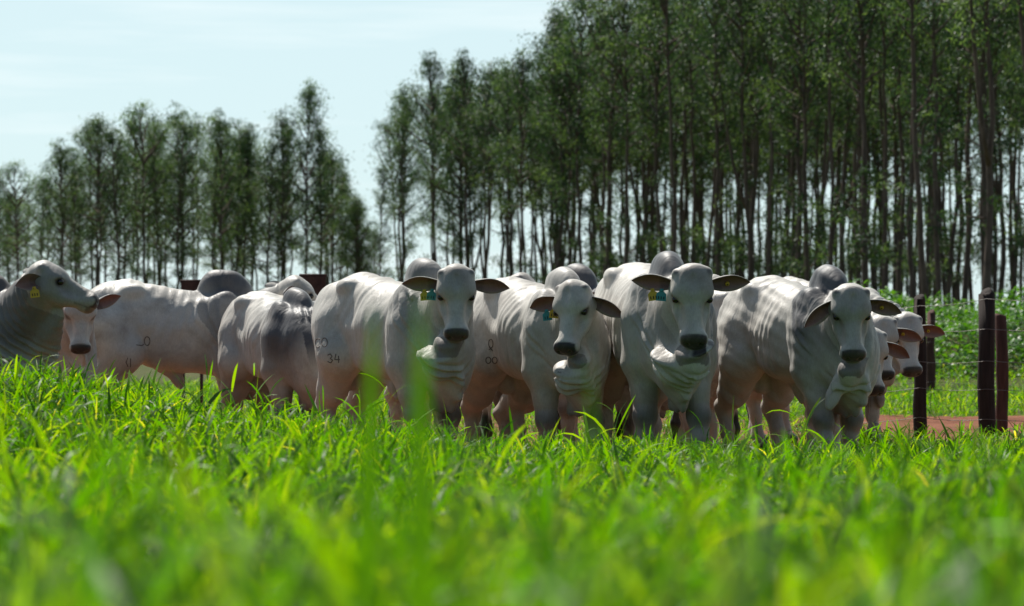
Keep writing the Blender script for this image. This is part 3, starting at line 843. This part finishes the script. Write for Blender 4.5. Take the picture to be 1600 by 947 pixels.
    # sheath / navel fold, scrotum
    if sheath:
        Fd.chain([(-.12, 0, .70), (.0, 0, .58), (.03, 0, .52)], [.055, .032, .022], .05)
        Fd.chain([(-.52, 0, .70), (-.53, 0, .60)], [.045, .05], .04)
    # neck
    up0, up1 = np.array([.50, 0, 1.07]), hd(.0, 0, -.06)
    lo0, lo1 = np.array([.60, 0, .92]), hd(.10, 0, -.17)
    mu = (up0 + up1) / 2 + np.array([.03, 0, .01]); mlw = (lo0 + lo1) / 2 + np.array([0, 0, -.02])
    Fd.chain([up0, mu, up1], [.155, .11, .09], .07)
    Fd.chain([lo0, mlw, lo1], [.17, .115, .075], .08)
    Fd.chain([(up0 + lo0) / 2, (mu + mlw) / 2, (up1 + lo1) / 2], [.19, .13, .09], .07)
    # dewlap: thin folded sheet from throat to brisket
    T0 = hd(.20, 0, -.20); K = []
    body_l = np.array([0, 1.0, 0])
    ctl = [T0, mlw + np.array([.10, 0, -.15 * dew]) , np.array([.74, 0, .72]), np.array([.66, 0, .54]), np.array([.45, 0, .52])]
    ts = np.linspace(0, 1, 12); ctl = np.array(ctl); tk = np.linspace(0, 1, len(ctl))
    cp = np.stack([spline(tk, ctl[:, i], ts) for i in range(3)], 1)
    for i in range(11):
        a, b_ = cp[i], cp[i + 1]; dd = unit(b_ - a); m = 1 - i / 10
        lt = unit(body_l * (1 - m) + Lv * m + 1e-3); lt = unit(lt - dd * (lt @ dd)); nn = np.cross(dd, lt)
        hgt = (.085 + .06 * math.sin(math.pi * i / 10)) * dew
        E((a + b_) / 2, (np.linalg.norm(b_ - a) * .8, .024 + .012 * (i > 6), hgt), [dd, lt, nn], k=.05, wave=(.014, 26, 9, i * 1.1))
    for (fx, fy, fd, rx, ry, rzz, tilt, yw) in folds:      # loose folds of the dewlap
        c0 = w2l(at(fx, fd, fy))
        t_, y_ = rad(tilt), rad(yw)
        ax = np.array([math.cos(t_) * math.cos(y_), math.sin(y_) * math.cos(t_), -math.sin(t_)])
        Ri = np.array([[cz, sz, 0], [-sz, cz, 0], [0, 0, 1]])
        ax = Ri @ ax; upv = np.array([0, 0, 1.0]) + (Ri @ np.array([0, -1.0, 0])) * (.6 if tilt < 60 else 0); upv = unit(upv - ax * (upv @ ax)); sd_ = np.cross(upv, ax)
        E(c0, (rx, ry, rzz), [ax, upv, sd_], k=.05, wave=(.008, 9, 8, fx))
        if tilt < 60:
            back = Ri @ np.array([0, 1.0, 0])
            E(c0 + back * .03 - np.array([0, 0, .085]), (rx * .78, .085, rzz * .85), [ax, upv, sd_], k=.07)
    # head
    Bhd = [Fv, Lv, Uv]
    E(hd(.08, 0, -.018), (.125, .126, .104), Bhd, k=.04)
    E(hd(.015, 0, -.01), (.07, .100, .096), Bhd, k=.05)
    E(hd(.135, 0, -.022), (.085, .112, .075), Bhd, k=.05)
    Fd.chain([hd(.12, 0, -.055), hd(.27, 0, -.055), hd(.42, 0, -.066)], [.088, .058, .060], .05)
    for sg in (-1, 1):
        Fd.chain([hd(.08, sg * .062, -.11), hd(.23, sg * .048, -.115), hd(.41, sg * .028, -.105)], [.072, .050, .040], .045)
        E(hd(.140, sg * .100, .000), (.040, .024, .022), Bhd, k=.025)         # brow
        E(hd(.205, sg * .088, -.066), (.050, .026, .020), Bhd, k=.02)          # cheek ridge under the eye
        E(hd(.460, sg * .042, -.070), (.038, .042, .048), Bhd, k=.03)          # nostril wings
        E(hd(.005, sg * .098, .030), (.024, .024, .026), Bhd, k=.03)           # horn bud
        E(hd(.28, sg * .094, -.045), (.078, .028, .036), Bhd, k=.04, sub=True) # hollow beside the nose bridge
    E(hd(.13, 0, .085), (.06, .014, .012), Bhd, k=.03, sub=True)                # furrow down the forehead
    E(hd(.450, 0, -.090), (.048, .074, .056), Bhd, k=.035)
    E(hd(.425, 0, -.138), (.050, .056, .030), Bhd, k=.025)                      # lower lip
    for sg in (-1, 1):
        E(hd(.512, sg * .040, -.066), (.020, .014, .014), Bhd, k=.010, sub=True)
        E(hd(.184, sg * .118, -.022), (.028, .014, .018), Bhd, k=.018, sub=True)
    # tail
    if tail:
        sw = tail_swing
        tp_ = [(-.78, 0, 1.26), (-.86, 0, 1.20), (-.90, sw * .15, 1.02), (-.90, sw * .5, .75), (-.88, sw * .85, .52), (-.88, sw, .42)]
        Fd.chain(tp_, [.035, .032, .025, .019, .016, .016], .03)
        Fd.chain([(-.88, sw, .42), (-.89, sw * 1.05, .30), (-.90, sw * 1.05, .16)], [.02, .042, .015], .02)
    # small skin relief
    f = Fd.f; near = np.abs(f) < .03
    I, J, K_ = np.nonzero(near)
    px_, py_, pz_ = Fd.ax[0][I], Fd.ax[1][J], Fd.ax[2][K_]
    pp = np.stack([px_, py_, pz_], 1)
    axis = unit((up1 + lo1) / 2 - (up0 + lo0) / 2); sN = (pp - (up0 + lo0) / 2) @ axis
    nlen = np.linalg.norm((up1 + lo1) / 2 - (up0 + lo0) / 2)
    hl = (pp - P) @ Fv / HL
    inneck = sstep(-.10, .06, sN) * (1 - sstep(nlen - .05, nlen + .06, sN)) * (1 - sstep(-.02, .1, hl) * sstep(-.3, -.1, (pp - P) @ Uv) )
    ph = r.uniform(0, 6.28)
    inneck = inneck * (1 - sstep(1.18, 1.28, pz_) * (px_ < .75))
    am = .5 + .5 * np.sin(px_ * 9 + 3 * np.sin(pz_ * 5 + ph) + py_ * 8)
    dn = .014 * np.sin(sN * 2 * np.pi / .056 + 2.6 * np.sin(pz_ * 6 + ph) + 1.7 * np.sin(py_ * 13 + pz_ * 11)) * inneck * (.35 + .65 * am)
    ribs = sstep(-.65, -.15, px_) * (1 - sstep(.22, .35, px_)) * sstep(.75, .9, pz_)
    dn = dn + .0024 * np.sin((px_ + .45 * (1.2 - pz_)) * 2 * np.pi / .085 + ph + 2.2 * np.sin(pz_ * 6 + ph) + 1.5 * np.sin(px_ * 15)) * ribs * am
    dn = dn + .006 * np.sin(px_ * 11 + ph) * np.sin(pz_ * 9 + 2 * ph) * np.sin(py_ * 8)
    for a_, b__, c_ in r.normal(0, 1, (4, 3)) * 22:
        dn = dn + .0016 * np.sin(px_ * a_ + py_ * b__ + pz_ * c_ + ph)
    f[I, J, K_] += dn.astype(np.float32) * (1 - .85 * sstep(-.06, .05, hl) * (np.linalg.norm(pp - hd(.2, 0, -.05), axis=1) < .42))
    V, F = surface_nets(f, Fd.lo, vox)
    # pigment
    col = np.tile(HIDE, (len(V), 1)) * (1 + .03 * low_noise(V[:, 0] + V[:, 1], V[:, 2], 9, seed))[:, None]
    hx, hy, hz = (V - P) @ Fv / HL, (V - P) @ Lv, (V - P) @ Uv
    sN = (V - (up0 + lo0) / 2) @ axis
    headm = ((np.abs(hy) < .17) & (hx > -.02) & (hz > -.24) & (hx < .6))
    nz = low_noise(V[:, 0] * 1.2 + V[:, 1], V[:, 2] - V[:, 1] * .5, 7, seed + 3)
    g = 1.5 * np.exp(-((V[:, 0] - .38) / .30) ** 2 - ((V[:, 2] - 1.42) / .22) ** 2) * sstep(1.10, 1.28, V[:, 2])
    g = g + .7 * np.exp(-((V[:, 0] - .55) / .22) ** 2 - ((V[:, 2] - 1.05) / .30) ** 2)
    g = np.maximum(g, .75 * ((sN > 0) & (sN < nlen)) * (1 - headm) * sstep(.7, 1.0, V[:, 2]))
    g = np.clip(g * dark * (1 + .3 * nz), 0, .96)
    g = np.where(headm, np.clip(dark * .5 * (1 + .5 * nz) * (1 - .8 * sstep(.1, .42, hx)), 0, 1), g)[:, None]
    col = col * (1 - g) + GREY * g
    def mix(mask, c, c2=None):
        nonlocal col
        mask = np.clip(mask, 0, 1)[:, None]; col = col * (1 - mask) + np.array(c) * mask
    notHead = 1 - headm * 1.0
    mix(notHead * .30 * (1 - sstep(.35, .8, V[:, 2])) * (0.8 + .5 * nz), (.30, .17, .12))                # red dust on legs and belly
    mix(notHead * .22 * (1 - sstep(.48, .75, V[:, 2])), (.36, .25, .19))
    knee = np.exp(-((V[:, 2] - .40) / .07) ** 2) * (V[:, 0] > .3)
    mix(notHead * knee * .75 * (V[:, 0] > .40), (.08, .07, .07))
    mix(notHead * (1 - sstep(.06, .10, V[:, 2])), (.045, .04, .04))                                      # hooves
    if tail: mix(notHead * (V[:, 0] < -.82) * (1 - sstep(.38, .44, V[:, 2])) * (V[:, 2] > .1), (.02, .018, .018))
    # muzzle skin, lips, nostrils, eye rims
    mz = sstep(.447, .462, hx) * sstep(-.128, -.112, hz) * (1 - sstep(.075, .083, np.abs(hy))) * headm
    mix(mz, (.018, .016, .018))
    lip = sstep(.425, .44, hx) * (1 - sstep(-.128, -.118, hz)) * headm * (hz > -.2); mix(lip * .75, (.10, .08, .078))
    mouth = headm * np.exp(-((hz + .122) / .006) ** 2) * (hx > .33) * (hx < .47); mix(mouth * .6, (.08, .06, .055))
    for sg in (-1, 1):
        de = np.sqrt(((hx - .190) / 1.5) ** 2 + (hy - sg * .108) ** 2 + (hz + .022) ** 2)
        mix(headm * (1 - sstep(.022, .046, de)) * .92, (.05, .042, .042))
        db = np.sqrt((hx - .012) ** 2 + (hy - sg * .1) ** 2 + (hz - .055) ** 2)
        mix((1 - sstep(.012, .026, db)) * .8, (.09, .08, .08))
    mix(headm * np.exp(-(hy / .05) ** 2 - ((hx - .02) / .05) ** 2) * .3, (.32, .24, .19))               # poll tuft
    col = col * shade_tone  # darkens the body colour; painted-in shade on the leftmost bull
    # ears
    root = empty('zebu_bull', loc, rz, s)
    tag(root, label, 'bull', group)
    Vs, Fs, Cs = [V], [F], [col]; n0 = len(V); earinfo = {}
    for sg in (-1, 1):
        k = 0 if sg == -1 else 1         # k = 0 : ear on the picture's left when facing the camera
        e = unit(Lv * sg - Fv * ear_back[k] * .55 - Uv * ear_back[k] * .5 + np.array([0, 0, -1.0]) * ear_drop[k])
        nrm = unit(Uv * .62 + Fv * .62 + np.array([0, 0, -.25])); nrm = unit(nrm - e * (nrm @ e)); b_ = np.cross(nrm, e) * sg
        E0 = hd(.045, sg * .105, -.055)
        ev, ef, ec = ear_geo(E0, e, b_, nrm)
        if sg == -1: ef = ef[:, ::-1]
        Vs.append(ev); Fs.append(ef + n0); Cs.append(ec); n0 += len(ev); earinfo[k] = (E0, e, b_, nrm)
    body = mesh_np('body', np.concatenate(Vs), np.concatenate(Fs), M['hide'], root, cols=np.concatenate(Cs))
    for sg in (-1, 1):
        v, f_ = uv_ball(hd(.184, sg * .101, -.020), .0225)
        if closed: continue
        mesh_np('eye', v, f_, M['eye'], root)
    # ear tags: (ear, colour, position along the ear, kind)
    Ri = np.array([[cz, sz, 0], [-sz, cz, 0], [0, 0, 1]])
    for (k, cname, u, kind) in tags:
        E0, e, b_, nrm = earinfo[k]
        low = b_ if b_[2] < 0 else -b_
        if kind == 'button':
            c = E0 + e * .255 * u - nrm * .015
            mb = MB(); mb.tube([c - nrm * .004, c + nrm * .010, c + nrm * .013], [.013, .013, .008], 12)
            o = mb.build('tag_button', M[cname], root)
            mb = MB(); mb.tube([c + nrm * .013, c + nrm * .016], [.004, .004], 8); mb.build('pin', M['tag_ink'], o)
        else:
            c = E0 + e * .255 * u + low * .035 + nrm * .02
            rt = Ri @ np.array([1.0, 0, 0]); dnv = np.array([0, 0, -1.0]); nv = Ri @ np.array([0, -1.0, 0])
            rt = unit(rt + dnv * .15 * math.sin(u * 9)); dnv = unit(dnv - rt * (dnv @ rt))
            outl = [(-.010, .012), (.010, .012), (.013, -.004), (.030, -.018), (.031, -.062), (-.031, -.062), (-.030, -.018), (-.013, -.004)]
            v, f_ = plate(c, rt, -dnv, nv, outl)
            mb = MB(); mb.add(v, f_); o = mb.build('ear_tag', M[cname], root, smooth=False)
            tag(o, 'yellow ear tag' if 'yellow' in cname else 'teal ear tag')
            # printed number as thin bars
            mb = MB()
            for jx in (-.016, 0, .016):
                cc = c + dnv * .043 + rt * jx + nv * .0035
                vv, ff = plate(cc, rt, -dnv, nv, [(-.0025, -.009), (.0025, -.009), (.0025, .009), (-.0025, .009)], .002); mb.add(vv, ff)
            mb.build('printed_number', M['tag_ink'], o, smooth=False)
            mb = MB(); mb.tube([c + dnv * 0 + nv * .001, c + nv * .008], [.007, .006], 10); mb.build('stud', M[cname], o)
    # hot-iron brands: strokes drawn on the hide, in photograph pixels round a centre
    if brands:
        bvh = BVHTree.FromPolygons([tuple(v) for v in V], [tuple(q) for q in F])
        co = w2l((0, 0, CAM_Z))
        for (bx, by, strokes) in brands:
            mb = MB()
            for st in strokes:
                P3 = []
                st = np.array(st, float)
                tt = np.linspace(0, len(st) - 1, (len(st) - 1) * 4 + 1); st = np.stack([np.interp(tt, range(len(st)), st[:, i]) for i in (0, 1)], 1)
                for qx, qy in st:
                    tgt = w2l(at(bx + qx, 18.0, by + qy)); dr = unit(tgt - co)
                    hit = bvh.ray_cast(Vector(co), Vector(dr))
                    if hit[0] is not None: P3.append(np.array(hit[0]))
                if len(P3) > 2: mb.tube(P3, .0038, 6)
            if mb.V:
                mb.build('brand_mark', M['brand'], root)
    return root

def circ(cx, cy, rx, ry, a0=0, a1=360, n=12):
    return [(cx + rx * math.cos(rad(a)), cy + ry * math.sin(rad(a))) for a in np.linspace(a0, a1, n)]
Y, T_ = 'tag_yellow', 'tag_teal'
BR_E = [circ(-7, 0, 1.5, 7, 0, 1, 2) and [(-14, -7), (-13, 7)], circ(-5, 0, 4.5, 7, 60, 300), circ(7, 0, 4.5, 7, 60, 300), circ(18, -1, 5, 7)]
BR_E = [[(-13, -7), (-12, 7)], circ(-3, 0, 4.2, 7, 50, 310), circ(7, -1, 4.5, 7)]
BR_E2 = [[(-8, -5), (-4, -7), (-1, -3), (-4, 0), (0, 3), (-3, 7), (-8, 5)], [(5, -7), (3, 2), (11, 2)], [(9, -4), (9, 7)]]
BR_F = [circ(0, 0, 3.5, 7)]
BR_F2 = [[(-3, 9), (0, 8), (3, 11)], circ(-4, 26, 4, 5), circ(6, 26, 4, 5)]
BR_C = [circ(8, 0, 4.5, 7), [(-9, 6), (0, 7), (3, 5)]]
BR_C2 = [[(0, -7), (-3, 0), (0, 7)], [(4, -6), (4, 7)]]

bulls = [
 dict(name='A', label='grey necked bull at the left edge, head in profile, muzzle stretched to the right', hump_px=-14, D=17.9, heading=72, poll=(70, 403, 17.5), yaw=97, pitch=19, dark=.9, shade_tone=.80, s=.93,
      ear_back=(1.0, 1.0), ear_drop=(-.1, -.7), tags=[(0, Y, .45, 'tag'), (1, Y, .5, 'button')], hump=.6, seed=3, vox=.0095),
 dict(name='B', label='bull with closed eyes and lowered head under the muzzle of the leftmost bull', hump_px=92, D=20.0, heading=40, poll=(128, 458, 19.3), yaw=14, pitch=64, roll=4, dark=.35, hump=.1, s=.88,
      ear_back=(.2, .3), ear_drop=(.35, -.25), tags=[(0, Y, .6, 'button')], closed=True, seed=4, vox=.011),
 dict(name='C', label='bull standing side on with a large round hump, its tail hanging on the left', hump_px=357, D=21.2, heading=100, poll=(463, 428, 20.9), yaw=112, pitch=26, dark=.6, s=.95, hump=1.0, hlen=1.0,
      ear_back=(1.0, .8), ear_drop=(-.1, -.5), tags=[(0, Y, .4, 'tag'), (1, Y, .5, 'button')], seed=5, brands=[(222, 533, BR_C), (200, 566, BR_C2)], tail_swing=-.30, vox=.0105),
 dict(name='D', label='bull with a narrow dark grey hump and neck, head hidden, left of the biggest bull', hump_px=467, D=19.9, heading=28, poll=(535, 490, 19.6), yaw=20, pitch=62, dark=1.8, s=.90, hump=.45, seed=6, vox=.0105),
 dict(name='E', label='big bull left of centre facing the camera, brand marks on its thigh, tagged ear level', hump_px=668, D=18.1, heading=36, poll=(713, 418, 17.5), yaw=2, pitch=62, dark=.5, s=.96, hump=1.0,
      ear_drop=(.08, .22), ear_back=(.1, .2), tags=[(0, Y, .42, 'tag'), (0, T_, .22, 'tag')], seed=7,
      folds=[(700, 532, 15.30, .09, .04, .09, -20, 20), (684, 554, 15.33, .13, .034, .12, -8, 10)], brands=[(500, 536, BR_E), (520, 560, BR_E2)], steps=(-.05, .06, .0, .05), vox=.0088),
 dict(name='F', label='bull with its face turned left and teal and yellow tags in its drooping ear', hump_px=884, D=17.9, heading=26, poll=(888, 441, 17.3), yaw=-24, pitch=58, roll=-3, dark=.22, s=.95, hump=.75,
      ear_drop=(.25, .7), ear_back=(.1, .3), tags=[(0, T_, .5, 'tag'), (0, Y, .25, 'tag')], seed=8,
      folds=[(890, 578, 15.12, .11, .03, .10, 8, -10), (905, 560, 15.08, .07, .026, .09, -12, 20)], brands=[(767, 537, BR_F + BR_F2)], steps=(.02, -.10, .12, -.02), vox=.0088),
 dict(name='F2', label='bull behind with only its arched poll and a raised pale ear showing above two backs', hump_px=772, D=21.0, heading=42, poll=(822, 424, 20.6), yaw=75, pitch=38, dark=.3, s=.93, hump=.1,
      ear_back=(.5, .4), ear_drop=(.0, -.2), seed=9, vox=.012),
 dict(name='F3', label='bull behind with a dark slate hump between two white bulls, one pale ear pointing left', hump_px=907, D=20.0, heading=40, poll=(972, 438, 19.6), yaw=20, pitch=50, dark=1.2, s=.97, hump=1.0,
      ear_drop=(.12, .1), seed=10, vox=.012),
 dict(name='G', label='bull staring at the camera, ears spread wide, a shelf of dewlap under its chin', hump_px=1046, D=17.3, heading=11, poll=(1083, 417, 16.6), yaw=1, pitch=64, dark=.62, s=1.0, hump=.68,
      ear_drop=(-.02, .02), ear_back=(.05, .05), tags=[(0, Y, .5, 'tag'), (0, T_, .28, 'tag'), (1, Y, .45, 'button')], seed=11,
      folds=[(1058, 558, 14.62, .17, .036, .13, 5, 12), (1086, 544, 14.52, .12, .026, .11, -14, -8)], steps=(.04, -.05, .10, -.05), vox=.0088),
 dict(name='K', label='white bull behind, its belly seen between the two front bulls left of centre', hump_px=690, D=20.6, heading=78, poll=(772, 505, 20.3), yaw=75, pitch=55, dark=.2, s=.85, hump=.05, seed=21, vox=.012),
 dict(name='L', label='white bull behind, only legs and belly seen beside the forelegs of the wide eared one', hump_px=985, D=18.9, heading=70, poll=(1060, 520, 18.7), yaw=70, pitch=55, dark=.2, s=.80, hump=.05, seed=22, vox=.012),
 dict(name='G2', label='bull half hidden behind the wide eared one, its white face in profile pointing right', hump_px=1078, D=21.0, heading=55, poll=(1122, 428, 20.3), yaw=62, pitch=40, dark=.15, s=.92, hump=.1, seed=12, vox=.012),
 dict(name='I', label='white bull behind the dark humped one, its muzzle lowest on the right', hump_px=1282, D=19.1, heading=55, poll=(1366, 518, 18.75), yaw=10, pitch=68, dark=.15, s=.9, hump=.1, seed=13,
      ear_drop=(.5, .6), vox=.011),
 dict(name='H', label='bull with a dark grey hump and drooping ears, rightmost of the four front bulls', hump_px=1299, D=17.4, heading=25, poll=(1333, 449, 16.8), yaw=2, pitch=66, dark=1.0, s=.93, hump=.8,
      ear_drop=(.9, .38), ear_back=(-.15, .1), tags=[(1, Y, .45, 'button')], seed=14,
      folds=[(1328, 572, 14.7, .08, .05, .07, -25, 20), (1302, 612, 14.78, .12, .05, .035, 108, 20)], steps=(.10, -.06, -.04, .14), vox=.0088),
 dict(name='J1', label='bull whose pale face and drooping ear show just right of the dark humped bull', hump_px=1296, D=20.4, heading=35, poll=(1381, 497, 19.9), yaw=6, pitch=66, dark=.25, s=.93, hump=.05,
      ear_drop=(.5, .42), tags=[(1, Y, .35, 'button')], seed=15, vox=.011),
 dict(name='J3', label='rightmost bull with its lowered head beside the dark fence post', hump_px=1338, D=22.2, heading=35, poll=(1422, 492, 21.6), yaw=12, pitch=62, dark=.25, s=1.0, hump=.05,
      ear_drop=(.35, .28), tags=[(1, Y, .4, 'button')], seed=16, vox=.011),
]
import time as _t
t0 = _t.time()
for b_ in bulls: make_bull(**b_)
print('bulls', round(_t.time() - t0, 1), 's')
